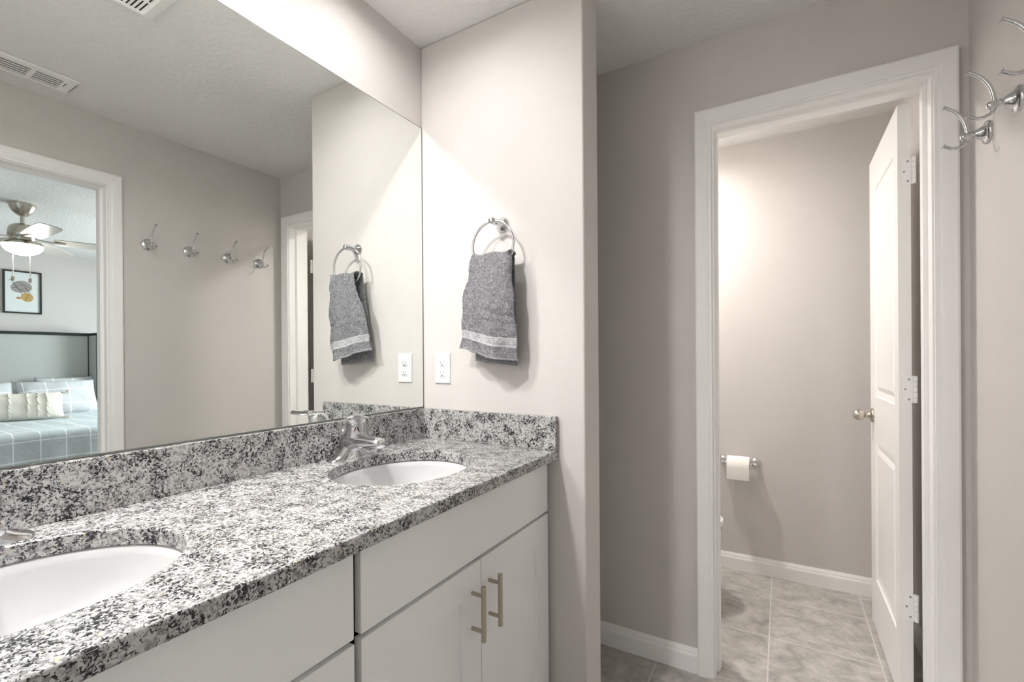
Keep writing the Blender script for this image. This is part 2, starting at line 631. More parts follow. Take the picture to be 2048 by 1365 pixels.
baseboard('baseboard_bedroom_headboard', (BX1, BY0), (BX1, BY1), (-1, 0), 'white baseboard behind the bed')

# ---------------------------------------------------------------- toilet-room door
DX0, DX1, DY0, DY1, DZ0, DZ1 = 1.546, 1.581, 0.683, 1.270, 0.014, 2.076
door = thing('door_1', 'white two-panel door standing open into the toilet room', 'door', (DX0, DY0, 0.0), kind='structure')


def nested_panel(bm, u0, u1, v0, v1, steps, mp):
    """concentric rectangles stepping in by (inset, depth); last one filled"""
    rings = []
    for ins, dep in steps:
        rings.append([mp(u0 + ins, v0 + ins, dep), mp(u1 - ins, v0 + ins, dep), mp(u1 - ins, v1 - ins, dep), mp(u0 + ins, v1 - ins, dep)])
    add_loft(bm, rings, cap=False)
    vs = [bm.verts.new(p) for p in rings[-1]]
    bm.faces.new(vs)


def face_with_panels(bm, u0, u1, v0, v1, holes, steps, mp):
    """flat face cut into strips around the stacked holes (all share one u range), plus the panels"""
    hu0, hu1 = holes[0][0], holes[0][1]

    def q(a, b, c, d):
        vs = [bm.verts.new(mp(*p, 0.0)) for p in ((a, c), (b, c), (b, d), (a, d))]
        bm.faces.new(vs)
    cuts = [v0]
    for h in holes:
        cuts += [h[2], h[3]]
    cuts.append(v1)
    for a, b in zip(cuts, cuts[1:]):
        q(u0, hu0, a, b)
        q(hu1, u1, a, b)
    for a, b in zip(cuts[0::2], cuts[1::2]):
        q(hu0, hu1, a, b)
    for h in holes:
        nested_panel(bm, h[0], h[1], h[2], h[3], steps, mp)


STEPS = [(0, 0), (0.004, 0.006), (0.022, 0.009), (0.026, 0.009), (0.044, 0.002)]
bm = BM()
holes = [(0.749, 1.160, 0.235, 0.835), (0.749, 1.160, 1.035, 1.925)]
face_with_panels(bm, DY0, DY1, DZ0, DZ1, holes, STEPS, lambda u, v, d: Vector((DX0 + d, u, v)))
face_with_panels(bm, DY0, DY1, DZ0, DZ1, holes, STEPS, lambda u, v, d: Vector((DX1 - d, u, v)))
for (a, b) in (((DY0, DZ0), (DY1, DZ0)), ((DY1, DZ0), (DY1, DZ1)), ((DY1, DZ1), (DY0, DZ1)), ((DY0, DZ1), (DY0, DZ0))):
    bm.faces.new([bm.verts.new(p) for p in ((DX0, a[0], a[1]), (DX0, b[0], b[1]), (DX1, b[0], b[1]), (DX1, a[0], a[1]))])
obj('door_leaf', bm, m_door, door, doubles=True)
for zc in (1.842, 1.096, 0.351):
    bm = BM()
    add_box(bm, 1.556, 1.5815, DY0 - 0.0022, DY0, zc - 0.046, zc + 0.046)
    add_box(bm, 1.580, 1.590, DY0 - 0.0035, DY0 - 0.0015, zc - 0.046, zc + 0.046)
    for k in range(5):
        z0 = zc - 0.046 + k * 0.0184
        add_cyl(bm, (1.589, DY0 - 0.007, z0 + 0.0005), (1.589, DY0 - 0.007, z0 + 0.0178), 0.0062, 12)
    hg = obj('hinge', bm, m_trim, door, smooth=True)
    for dz, xs in ((0.034, 1.573), (0.0, 1.563), (-0.034, 1.573)):
        bm = BM()
        add_cyl(bm, (xs, DY0 - 0.0022, zc + dz), (xs, DY0 - 0.0035, zc + dz), 0.0035, 10)
        obj('screw', bm, m_screw, hg, smooth=True)
KY, KZ = 1.207, 0.946
bm = BM()
add_lathe(bm, (DX0, KY, KZ), (-1, 0, 0), [(0, 0.032), (0.004, 0.032), (0.008, 0.029), (0.011, 0.019), (0.018, 0.0125), (0.026, 0.0115),
                                          (0.030, 0.014), (0.036, 0.0205), (0.044, 0.0228), (0.053, 0.0240), (0.062, 0.0218), (0.069, 0.018), (0.073, 0.009), (0.0745, 0)], 28)
obj('door_knob', bm, m_knob, door, smooth=True, angle=60)

# ---------------------------------------------------------------- vanity cabinets
CX, CF = 0.522, 0.541     # carcass front, door front
CT = 0.8835               # cabinet top
SHK = [(0, 0), (0.080, 0.0), (0.0805, 0.006)]


def slab_front(bm, y0, y1, z0, z1):
    add_box(bm, CX + 0.001, CF, y0, y1, z0, z1)


def shaker(bm, y0, y1, z0, z1):
    st = 0.078
    mp = lambda u, v, d: Vector((CF - d, u, v))
    face_with_panels(bm, y0, y1, z0, z1, [(y0 + st, y1 - st, z0 + st, z1 - st)], [(0, 0), (0.0015, 0.0085)], mp)
    for (a, b) in (((y0, z0), (y1, z0)), ((y1, z0), (y1, z1)), ((y1, z1), (y0, z1)), ((y0, z1), (y0, z0))):
        bm.faces.new([bm.verts.new(p) for p in ((CF, a[0], a[1]), (CF, b[0], b[1]), (CX + 0.001, b[0], b[1]), (CX + 0.001, a[0], a[1]))])
    bm.faces.new([bm.verts.new(p) for p in ((CX + 0.001, y0, z0), (CX + 0.001, y1, z0), (CX + 0.001, y1, z1), (CX + 0.001, y0, z1))])


def cabinet(y0, y1, ymid, dy0, dy1, label):
    """y0<y1 carcass; doors from dy0 to dy1 meeting at ymid"""
    c = thing('vanity_cabinet', label, 'cabinet', (0.27, (y0 + y1) / 2, 0.0), 'vanity cabinets')
    bm = BM()
    add_box(bm, 0.003, CX, y0, y0 + 0.016, 0.10, CT)
    add_box(bm, 0.003, CX, y1 - 0.016, y1, 0.10, CT)
    add_box(bm, 0.003, CX, y0, y1, 0.10, 0.118)
    add_box(bm, 0.003, 0.012, y0, y1, 0.10, CT)
    # face frame
    for a, b in ((y0, y0 + 0.035), (y1 - 0.035, y1), (ymid - 0.02, ymid + 0.02)):
        add_box(bm, CX - 0.02, CX, a, b, 0.10, CT)
    for a, b in ((0.10, 0.14), (0.69, 0.735), (0.862, CT)):
        add_box(bm, CX - 0.02, CX, y0, y1, a, b)
    obj('body', bm, m_cab, c)
    bm = BM()
    add_box(bm, 0.003, 0.455, y0, y1, 0.0, 0.10)
    obj('toe_kick', bm, m_cab, c)
    bm = BM()
    slab_front(bm, dy0, dy1, 0.7185, 0.876)
    obj('false_drawer_front', bm, m_cab, c, bevel=0.0015)
    for a, b, hy in ((dy0, ymid - 0.0015, ymid - 0.040), (ymid + 0.0015, dy1, ymid + 0.036)):
        bm = BM()
        shaker(bm, a, b, 0.115, 0.7095)
        d = obj('door', bm, m_cab, c)
        bm = BM()
        add_cyl(bm, (CF + 0.034, hy, 0.532), (CF + 0.034, hy, 0.664), 0.0062, 16)
        for z in (0.555, 0.641):
            add_cyl(bm, (CF, hy, z), (CF + 0.034, hy, z), 0.0048, 14)
        obj('handle', bm, m_nickel, d, smooth=True)
    return c


cabinet(-0.798, -0.003, -0.405, -0.789, -0.021, 'white shaker vanity cabinet against the partition wall, both bar handles in view')
cabinet(-1.598, -0.801, -1.197, -1.585, -0.805, 'white shaker vanity cabinet nearest the camera, cut off by the photo edge')

# ---------------------------------------------------------------- countertop
ZC, ZU, WC = 0.9144, 0.8842, 0.5712
YE = -1.617
SX, SY1, SY2 = 0.280, -0.405, -1.172
SA, SB = 0.178, 0.205     # half axes along X and Y
ct = thing('countertop', 'white and black speckled granite vanity top with backsplashes', 'countertop', (0.28, -0.8, ZU))


def slab_with_oval(bm, y0, y1, cy, n=72):
    angs = [2 * PI * k / n for k in range(n)]
    for cxr, cyr in ((0.003, y0), (WC, y0), (WC, y1), (0.003, y1)):
        angs.append(math.atan2(cyr - cy, cxr - SX) % (2 * PI))
    angs = sorted(set(round(a, 6) for a in angs))
    inner, outer = [], []
    for a in angs:
        c, s = math.cos(a), math.sin(a)
        inner.append((SX + SA * c, cy + SB * s))
        ts = []
        if c > 1e-9: ts.append((WC - SX) / c)
        if c < -1e-9: ts.append((0.003 - SX) / c)
        if s > 1e-9: ts.append((y1 - cy) / s)
        if s < -1e-9: ts.append((y0 - cy) / s)
        t = min(ts)
        outer.append((SX + t * c, cy + t * s))
    it = [bm.verts.new((x, y, ZC)) for x, y in inner]
    ib = [bm.verts.new((x, y, ZU)) for x, y in inner]
    ot = [bm.verts.new((x, y, ZC)) for x, y in outer]
    ob_ = [bm.verts.new((x, y, ZU)) for x, y in outer]
    N = len(angs)
    for i in range(N):
        j = (i + 1) % N
        bm.faces.new((it[i], ot[i], ot[j], it[j]))
        bm.faces.new((ib[j], ob_[j], ob_[i], ib[i]))
        bm.faces.new((it[j], ib[j], ib[i], it[i]))
        mx_, my_ = (outer[i][0] + outer[j][0]) / 2, (outer[i][1] + outer[j][1]) / 2
        if not (abs(my_ - YMID) < 1e-5):
            bm.faces.new((ot[i], ob_[i], ob_[j], ot[j]))


YMID = (SY1 + SY2) / 2
bm = BM()
slab_with_oval(bm, YMID, -0.002, SY1)
slab_with_oval(bm, YE, YMID, SY2)
bmesh.ops.remove_doubles(bm, verts=bm.verts, dist=1e-4)
obj('slab', bm, m_gran, ct, bevel=0.0028, seg=3)
ZS = 1.0234
bm = BM(); add_box(bm, 0.003, 0.0225, YE, -0.002, ZC + 0.0003, ZS)
obj('backsplash', bm, m_gran, ct, bevel=0.0012)
bm = BM(); add_box(bm, 0.0227, WC - 0.0005, -0.0225, -0.002, ZC + 0.0003, ZS)
obj('side_splash', bm, m_gran, ct, bevel=0.0012)


# ---------------------------------------------------------------- sinks and faucets
def sink(cy, label):
    s = thing('sink', label, 'sink', (SX, cy, ZU - 0.15), 'undermount sinks')
    prof = [(1.12, -0.0005), (1.03, -0.0005), (1.0, -0.004), (0.985, -0.018), (0.955, -0.05), (0.89, -0.085), (0.77, -0.115),
            (0.58, -0.136), (0.36, -0.147), (0.14, -0.151)]
    n = 64
    inn = [[(SX + SA * f * math.cos(2 * PI * k / n), cy + SB * f * math.sin(2 * PI * k / n), ZU + z) for k in range(n)] for f, z in prof]
    out = [[(SX + (SA * f + 0.008) * math.cos(2 * PI * k / n), cy + (SB * f + 0.008) * math.sin(2 * PI * k / n), ZU + z - 0.008) for k in range(n)]
           for f, z in reversed(prof)]
    bm = BM()
    add_loft(bm, inn + out + [inn[0]], cap=False)
    obj('basin', bm, m_porc, s, smooth=True, angle=60)
    bm = BM()
    add_lathe(bm, (SX, cy, ZU - 0.158), (0, 0, 1), [(0, 0.022), (0.007, 0.030), (0.0095, 0.031), (0.0105, 0.028), (0.0095, 0.020), (0.013, 0.016), (0.014, 0.0)], 28)
    obj('drain', bm, m_chrome, s, smooth=True)
    return s


sink(SY1, 'white oval undermount sink in the corner by the partition wall')
sink(SY2, 'white oval undermount sink nearest the camera, cut off by the photo edge')


def faucet(cy, label):
    FX = 0.066
    f = thing('faucet', label, 'faucet', (FX, cy, ZC), 'chrome faucets')
    # deck plate: ends swoop up into the body
    bm = BM()
    rings = []
    for y, hw, h in ((-0.079, 0.006, 0.004), (-0.075, 0.018, 0.007), (-0.064, 0.0245, 0.012), (-0.050, 0.0265, 0.019), (-0.036, 0.0275, 0.030), (-0.024, 0.028, 0.044),
                     (0.0, 0.0285, 0.056), (0.024, 0.028, 0.044), (0.036, 0.0275, 0.030), (0.050, 0.0265, 0.019), (0.064, 0.0245, 0.012), (0.075, 0.018, 0.007), (0.079, 0.006, 0.004)):
        r = [(FX - hw, cy + y, ZC)]
        for k in range(9):
            a = PI - PI * k / 8
            r.append((FX + hw * 0.97 * math.copysign(abs(math.cos(a)) ** 0.7, math.cos(a)), cy + y, ZC + 0.002 + (h - 0.002) * math.sin(a) ** 0.8))
        r.append((FX + hw, cy + y, ZC))
        rings.append(r)
    add_loft(bm, rings)
    obj('deck_plate', bm, m_chrome, f, smooth=True, angle=70)
    # body with the spout reaching over the basin
    bm = BM()
    rings = []
    for x, z, w, h in ((-0.030, 0.040, 0.012, 0.022), (-0.024, 0.043, 0.022, 0.030), (-0.005, 0.046, 0.029, 0.034), (0.020, 0.049, 0.028, 0.029), (0.050, 0.053, 0.0235, 0.0215),
                       (0.085, 0.055, 0.021, 0.0175), (0.115, 0.0545, 0.020, 0.0155), (0.128, 0.0535, 0.019, 0.014), (0.132, 0.053, 0.015, 0.010)):
        r = []
        for k in range(20):
            a = 2 * PI * k / 20
            ca, sa = math.cos(a), math.sin(a)
            r.append((FX + x, cy + w * math.copysign(abs(ca) ** 0.75, ca), ZC + z + h * math.copysign(abs(sa) ** 0.75, sa)))
        rings.append(r)
    add_loft(bm, rings)
    obj('spout', bm, m_chrome, f, smooth=True, angle=70)
    bm = BM()
    add_cyl(bm, (FX + 0.116, cy, ZC + 0.044), (FX + 0.116, cy, ZC + 0.030), 0.0115, 18)
    obj('aerator', bm, m_chrome, f, smooth=True)
    # lever: domed cap with a wide paddle, swung toward the middle of the room
    LX = FX + 0.026
    TURN = Matrix.Translation((LX, cy, 0)) @ Matrix.Rotation(math.radians(-40), 4, 'Z') @ Matrix.Translation((-LX, -cy, 0))

    def turn(b):
        bmesh.ops.transform(b, matrix=TURN, verts=b.verts)
    bm = BM()
    rings = []
    for z, xo, a, b in ((0.066, -0.004, 0.033, 0.033), (0.080, -0.003, 0.033, 0.032), (0.100, -0.001, 0.031, 0.030), (0.116, 0.001, 0.029, 0.028), (0.126, 0.003, 0.025, 0.0245),
                        (0.132, 0.004, 0.016, 0.016), (0.134, 0.004, 0.004, 0.004)):
        rings.append([(LX + xo + a * math.cos(2 * PI * k / 24), cy + b * math.sin(2 * PI * k / 24), ZC + z) for k in range(24)])
    add_loft(bm, rings)
    rings = []
    for x, z, w, h in ((-0.004, 0.124, 0.020, 0.004), (0.012, 0.130, 0.029, 0.0045), (0.030, 0.1325, 0.033, 0.004), (0.048, 0.1335, 0.0355, 0.0035), (0.064, 0.135, 0.036, 0.0035),
                       (0.075, 0.1365, 0.031, 0.003), (0.080, 0.137, 0.020, 0.002)):
        rings.append([(LX + x, cy + w * math.cos(2 * PI * k / 20), ZC + z - 0.007 * math.cos(2 * PI * k / 20) ** 2 * (w / 0.036) + h * math.sin(2 * PI * k / 20)) for k in range(20)])
    add_loft(bm, rings)
    turn(bm)
    lv = obj('lever', bm, m_chrome, f, smooth=True, angle=70)
    bm = BM()
    add_lathe(bm, (LX + 0.027, cy, ZC + 0.114), (1, 0, 0.1), [(0, 0.006), (0.0035, 0.006), (0.0045, 0.0045), (0.0045, 0.0)], 16)
    turn(bm)
    obj('set_screw_cap', bm, m_chrome, lv, smooth=True)
    for sgn, mt, nm in ((-1, m_red, 'red hot mark'), (1, m_blue, 'blue cold mark')):
        bm = BM()
        pts = [(LX + 0.0310, cy + sgn * 0.0004, ZC + 0.102), (LX + 0.0308, cy + sgn * 0.005, ZC + 0.096), (LX + 0.0308, cy + sgn * 0.009, ZC + 0.084), (LX + 0.0316, cy + sgn * 0.003, ZC + 0.090)]
        vs = [bm.verts.new(p) for p in pts] + [bm.verts.new((x - 0.004, y, z)) for x, y, z in pts]
        bm.faces.new(vs[:4]); bm.faces.new(list(reversed(vs[4:])))
        for i in range(4):
            j = (i + 1) % 4
            bm.faces.new((vs[i], vs[j], vs[4 + j], vs[4 + i]))
        turn(bm)
        mk = obj('temperature_mark', bm, mt, lv)
        mk['label'] = nm
    # lift rod behind the body
    bm = BM()
    add_cyl(bm, (FX - 0.034, cy, ZC + 0.004), (FX - 0.034, cy, ZC + 0.075), 0.0025, 10)
    add_lathe(bm, (FX - 0.034, cy, ZC + 0.073), (0, 0, 1), [(0, 0.003), (0.003, 0.006), (0.008, 0.006), (0.011, 0.003), (0.011, 0)], 14)
    obj('lift_rod', bm, m_chrome, f, smooth=True)
    return f


faucet(SY1, 'chrome single lever faucet behind the sink in the corner')
faucet(SY2, 'chrome single lever faucet at the left photo edge, only its base end in view')

# ---------------------------------------------------------------- mirror
bm = BM()
my0, my1, mz0, mz1 = -1.60, -0.003, 1.0262, 2.099
add_loft(bm, [[(x, my0 + q, mz0 + q), (x, my1 - q, mz0 + q), (x, my1 - q, mz1 - q), (x, my0 + q, mz1 - q)] for x, q in ((0.001, 0.0), (0.006, 0.0), (0.006, 0.0025))])
for f in bm.faces:
    f.material_index = 0 if min(vv.co.x for vv in f.verts) > 0.0055 and (f.calc_center_median() - Vector((0.006, (my0 + my1) / 2, (mz0 + mz1) / 2))).length < 0.01 else 1
tag(obj('wall_mirror', bm, [m_mirror, m_mirror_edge]), 'large frameless mirror above the granite backsplash', 'mirror')

# ---------------------------------------------------------------- outlet
o = thing('power_outlet', 'white duplex power outlet on the partition wall beside the mirror', 'outlet', (0.100, 0.0, 1.176))
bm = BM()
mp = lambda u, v, d: Vector((u, -d, v))
rings = [[mp(0.100 + sx_ * a, 1.176 + sz_ * b, d) for sx_, sz_ in ((-1, -1), (1, -1), (1, 1), (-1, 1))]
         for a, b, d in ((0.0355, 0.0575, 0.0), (0.0355, 0.0575, 0.003), (0.0325, 0.0545, 0.006))]
add_loft(bm, rings)
obj('cover_plate', bm, m_plastic, o, bevel=0.0008)
for zc in (1.1955, 1.1565):
    bm = BM()
    pts = []
    for k in range(24):
        a = 2 * PI * k / 24
        x = 0.0172 * math.cos(a)
        z = max(-0.0135, min(0.0135, 0.0172 * math.sin(a)))
        pts.append((x, z))
    add_loft(bm, [[(0.100 + x * s, -d, zc + z * s) for x, z in pts] for s, d in ((1.05, 0.004), (1.0, 0.0072), (0.94, 0.0078))])
    rc = obj('receptacle', bm, m_plastic, o, smooth=True)
    bm = BM()
    add_box(bm, 0.0925, 0.0945, -0.0082, -0.006, zc - 0.0005, zc + 0.0075)
    add_box(bm, 0.1055, 0.1075, -0.0082, -0.006, zc + 0.0005, zc + 0.0075)
    add_cyl(bm, (0.100, -0.006, zc - 0.0065), (0.100, -0.0082, zc - 0.0065), 0.0026, 12)
    obj('slots', bm, m_slot, rc)
bm = BM()
add_cyl(bm, (0.100, -0.005, 1.176), (0.100, -0.0072, 1.176), 0.003, 12)
obj('screw', bm, m_plastic, o, smooth=True)

# ---------------------------------------------------------------- towel ring and towel
RX, RZ, RR, RD = 0.3625, 1.592, 0.0805, -0.060
tr = thing('towel_ring', 'chrome towel ring on the partition wall holding the grey towel', 'towel ring', (RX + 0.008, 0.0, 1.674))
bm = BM()
add_lathe(bm, (RX + 0.004, 0, 1.674), (0, -1, 0), [(0, 0.027), (0.004, 0.027), (0.007, 0.0245), (0.010, 0.0235), (0.013, 0.020), (0.022, 0.0145), (0.034, 0.0105), (0.046, 0.009), (0.050, 0.009)], 28)
obj('wall_mount', bm, m_chrome, tr, smooth=True, angle=50)
bm = BM()
add_lathe(bm, (RX, -0.043, 1.674), (0, -1, 0), [(0, 0.0105), (0.003, 0.0125), (0.020, 0.0125), (0.026, 0.0115), (0.031, 0.008), (0.032, 0)], 24)
obj('knuckle', bm, m_chrome, tr, smooth=True, angle=50)
bm = BM()
add_tube(bm, [(RX + RR * math.sin(2 * PI * k / 72), RD, RZ + RR * math.cos(2 * PI * k / 72)) for k in range(72)], 0.0046, 12, closed=True)
obj('ring', bm, m_chrome, tr, smooth=True, angle=80)


def lerp(a, b, t):
    return a + (b - a) * t


def sstep(t):
    t = max(0.0, min(1.0, t))
    return t * t * (3 - 2 * t)


def towel():
    nu, nf, nb, nt_ = 64, 150, 130, 18
    rows = []
    for i in range(nf):       # front, bottom to top
        rows.append(('f', i / (nf - 1)))
    for i in range(1, nt_):
        rows.append(('t', i / nt_))
    for i in range(nb):       # back, top to bottom
        rows.append(('b', 1 - i / (nb - 1)))
    bm = BM()
    uvl = bm.loops.layers.uv.new('UVMap')
    V, UV = [], []
    for kind, s in rows:
        row, urow = [], []
        for k in range(nu + 1):
            u = k / nu
            arch = 0.006 * (2 * u - 1) ** 2 - 0.004 * math.sin(u * 9.0)
            ztop = 1.553 + arch
            if kind == 'f':
                w = sstep((1 - s) * 1.15)
                xl = lerp(0.296, 0.220, (1 - s) ** 0.85) + 0.006 * math.sin((1 - s) * 9)
                xr = lerp(0.439, 0.460, (1 - s) ** 0.7) - 0.005 * sstep((0.2 - s) / 0.2)
                zbot = lerp(1.246, 1.200, u)
                z = lerp(zbot, ztop, s)
                x = lerp(xl, xr, u)
                y = -0.083 - 0.010 * math.sin(PI * s * 0.9)
                y += 0.013 * w * math.sin(2.2 * PI * u + 0.5 + 0.8 * s) + 0.006 * w * math.sin(5.0 * PI * u + 3 * s)
                y += 0.0030 * math.sin(17 * u + 9 * s) * math.sin(11 * s + 4 * u)
                x += 0.0025 * math.sin(19 * s) * (1 - 2 * u)
                z += 0.004 * math.sin(6.5 * u + 0.6) * (1 - s)
                y += 0.012 * w * max(0.0, 1 - u / 0.22) ** 1.6        # left edge rolls back toward the wall
                y += 0.014 * max(0.0, (u - 0.86) / 0.14) ** 2
                y += 0.0035 * sstep(1 - abs(s - 0.50 + 0.10 * u) / 0.035) * (1 if u > 0.4 else 0.2)
                y += 0.003 * sstep(1 - abs(s - 0.37 + 0.03 * u) / 0.03) * (1 if u > 0.5 else 0.2)
                v = s * 0.5
            elif kind == 't':
                a = PI * s
                x = lerp(0.296, 0.439, u)
                y = -0.060 - 0.023 * math.cos(a)
                z = ztop + 0.008 * math.sin(a)
                v = 0.5
            else:
                w = sstep((1 - s) * 1.15)
                xl = lerp(0.300, 0.262, (1 - s) ** 0.9)
                xr = lerp(0.432, 0.436, (1 - s) ** 0.7)
                z = lerp(lerp(1.203, 1.186, u), ztop, s)
                x = lerp(xl, xr, u)
                y = -0.037 + 0.012 * w + 0.006 * w * math.sin(3.1 * PI * u + 1.0)
                y = min(y, -0.012)
                v = s * 0.5
            # terry nap and small creases
            y += 0.0012 * math.sin(u * 41 + s * 23) * math.sin(s * 57 + u * 13)
            row.append(bm.verts.new((x, y, z)))
            urow.append((u, v * 2 if kind != 't' else 1.0))
        V.append(row)
        UV.append(urow)
    for i in range(len(V) - 1):
        for k in range(nu):
            f = bm.faces.new((V[i][k], V[i][k + 1], V[i + 1][k + 1], V[i + 1][k]))
            for lp, (a, b) in zip(f.loops, ((i, k), (i, k + 1), (i + 1, k + 1), (i + 1, k))):
                lp[uvl].uv = UV[a][b]
    t = obj('hand_towel', bm, m_towel, smooth=True, angle=180, doubles=False)
    s = t.modifiers.new('thickness', 'SOLIDIFY')
    s.thickness = 0.006
    s.offset = 0.0
    return t


tag(towel(), 'grey terry hand towel hanging through the chrome ring', 'towel')

# ---------------------------------------------------------------- robe hooks
HZ = 1.818


def make_hook(y):
    h = thing('robe_hook', '', 'hook', (R_, y, HZ), 'robe hooks on the right wall')
    bm = BM()
    add_lathe(bm, (R_, y, HZ), (-1, 0, 0), [(0, 0.031), (0.005, 0.031), (0.008, 0.0285), (0.010, 0.0235), (0.013, 0.0185), (0.020, 0.0145), (0.027, 0.010), (0.030, 0.0085), (0.033, 0.009), (0.037, 0.007), (0.040, 0.0065)], 28)
    obj('wall_plate', bm, m_chrome, h, smooth=True, angle=50)
    bm = BM()
    add_lathe(bm, (R_ - 0.036, y, HZ - 0.003), (-1, 0, 0), [(0, 0.005), (0.002, 0.0085), (0.010, 0.0085), (0.014, 0.0095), (0.019, 0.0085), (0.022, 0.004), (0.0225, 0)], 20)
    obj('boss', bm, m_chrome, h, smooth=True, angle=50)
    up = smooth_path([(R_ - 0.043, y, HZ - 0.002), (R_ - 0.0445, y, HZ + 0.018), (R_ - 0.052, y, HZ + 0.045), (R_ - 0.067, y, HZ + 0.070), (R_ - 0.086, y, HZ + 0.086), (R_ - 0.093, y, HZ + 0.090)])
    dn = smooth_path([(R_ - 0.043, y, HZ - 0.006), (R_ - 0.047, y, HZ - 0.018), (R_ - 0.058, y, HZ - 0.0275), (R_ - 0.073, y, HZ - 0.029), (R_ - 0.088, y, HZ - 0.0215), (R_ - 0.094, y, HZ - 0.018)])
    for pth in (up, dn):
        n = len(pth)
        rr = [0.0046 - 0.0007 * i / n for i in range(n)]
        rr[-1], rr[-2], rr[-3], rr[-4] = 0.0078, 0.0070, 0.0055, 0.0044
        bm = BM()
        add_tube(bm, pth, rr, 12)
        obj('hook_arm', bm, m_chrome, h, smooth=True, angle=70)
    return h


hook0 = make_hook(0.366)
hook0['label'] = 'chrome double robe hook nearest the toilet room doorway'
for y, lab in ((0.176, 'chrome double robe hook second from the toilet room, cut off by the photo edge'),
               (-0.034, 'chrome double robe hook seen only in the mirror, second from the bedroom doorway'),
               (-0.231, 'chrome double robe hook seen only in the mirror, closest to the bedroom doorway')):
    h = copy_tree(hook0)
    h.location.y = y
    h['label'] = lab

# ---------------------------------------------------------------- toilet paper holder and roll
hp = thing('toilet_paper_holder', 'chrome toilet paper holder on the far wall of the toilet room', 'toilet paper holder', (0.985, YB, 0.617))
for x in (0.906, 1.068):
    bm = BM()
    add_lathe(bm, (x, YB, 0.617), (0, -1, 0), [(0, 0.0255), (0.004, 0.0255), (0.007, 0.023), (0.010, 0.016), (0.024, 0.0105), (0.050, 0.009), (0.058, 0.0115), (0.072, 0.0125), (0.080, 0.0115), (0.085, 0.006), (0.0855, 0)], 24)
    obj('post', bm, m_chrome, hp, smooth=True, angle=50)
bm = BM()
add_cyl(bm, (0.908, YB - 0.070, 0.617), (1.066, YB - 0.070, 0.617), 0.0075, 16)
obj('roller', bm, m_chrome, hp, smooth=True)
RCY, RCZ, ROUT, RIN = YB - 0.070, 0.605, 0.052, 0.020
rl = thing('toilet_paper_roll', 'white toilet paper roll on the chrome holder', 'toilet paper', (0.985, RCY, RCZ))
bm = BM()
n = 40
ringo = lambda x, r: [(x, RCY + r * math.cos(2 * PI * k / n), RCZ + r * math.sin(2 * PI * k / n)) for k in range(n)]
add_loft(bm, [ringo(0.931, RIN), ringo(0.931, ROUT), ringo(1.041, ROUT), ringo(1.041, RIN), ringo(0.931, RIN)], cap=False)
pts = [(RCY - ROUT * math.cos(a) - 0.0012, RCZ + ROUT * math.sin(a)) for a in (1.2, 0.9, 0.6, 0.3, 0.0)] + [(RCY - ROUT - 0.0008, RCZ - 0.03), (RCY - ROUT + 0.003, RCZ - 0.068)]
add_loft(bm, [[(0.931, y, z), (1.041, y, z), (1.041, y + 0.0008, z), (0.931, y + 0.0008, z)] for y, z in pts])
obj('paper', bm, m_paper, rl, smooth=True, angle=50)
bm = BM()
add_loft(bm, [ringo(0.930, RIN - 0.0015), ringo(0.930, RIN), ringo(1.042, RIN), ringo(1.042, RIN - 0.0015), ringo(0.930, RIN - 0.0015)], cap=False)
obj('core', bm, m_core, rl, smooth=True, angle=50)

# ---------------------------------------------------------------- toilet (mostly hidden by the door casing)
t = thing('toilet', 'white toilet beside the paper holder, its bowl rim just peeking past the door casing', 'toilet', (0.50, 1.10, 0.0))
ty = 1.10


def egg(x0, x1, hw, z, n=40, back=0.8):
    cx = x0 + (x1 - x0) * 0.42
    pts = []
    for k in range(n):
        a = 2 * PI * k / n
        c, s = math.cos(a), math.sin(a)
        lx = (x1 - cx) if c > 0 else (cx - x0)
        pts.append((cx + lx * c, ty + hw * math.copysign(abs(s) ** (1.0 if c > 0 else back), s), z))
    return pts


bm = BM()
add_loft(bm, [egg(0.32, 0.70, 0.11, 0.0), egg(0.32, 0.69, 0.105, 0.04), egg(0.33, 0.70, 0.10, 0.12), egg(0.33, 0.76, 0.125, 0.22), egg(0.34, 0.86, 0.165, 0.31),
              egg(0.36, 0.940, 0.183, 0.365), egg(0.36, 0.938, 0.185, 0.385), egg(0.40, 0.89, 0.15, 0.386), egg(0.42, 0.86, 0.13, 0.33), egg(0.50, 0.78, 0.08, 0.22), egg(0.55, 0.70, 0.04, 0.18)])
obj('bowl', bm, m_porc, t, smooth=True, angle=60)
bm = BM()
add_loft(bm, [egg(0.37, 0.943, 0.187, 0.387), egg(0.37, 0.947, 0.189, 0.394), egg(0.37, 0.943, 0.187, 0.402), egg(0.43, 0.875, 0.135, 0.402), egg(0.43, 0.875, 0.135, 0.387), egg(0.37, 0.943, 0.187, 0.387)], cap=False)
obj('seat', bm, m_plastic, t, smooth=True, angle=60)
bm = BM()
add_loft(bm, [egg(0.365, 0.943, 0.187, 0.403), egg(0.365, 0.946, 0.189, 0.410), egg(0.37, 0.925, 0.183, 0.419)])
obj('lid', bm, m_plastic, t, smooth=True, angle=60)
bm = BM(); add_box(bm, TL + 0.025, TL + 0.205, ty - 0.22, ty + 0.22, 0.386, 0.735)
obj('tank', bm, m_porc, t, bevel=0.02, seg=4)
bm = BM(); add_box(bm, TL + 0.018, TL + 0.213, ty - 0.228, ty + 0.228, 0.736, 0.768)
obj('tank_lid', bm, m_porc, t, bevel=0.01, seg=3)
bm = BM(); add_box(bm, TL + 0.03, 0.40, ty - 0.10, ty + 0.10, 0.27, 0.386)
obj('rear_deck', bm, m_porc, t, bevel=0.02, seg=3)
bm = BM()
add_cyl(bm, (TL + 0.205, ty - 0.16, 0.68), (TL + 0.222, ty - 0.16, 0.68), 0.012, 16)
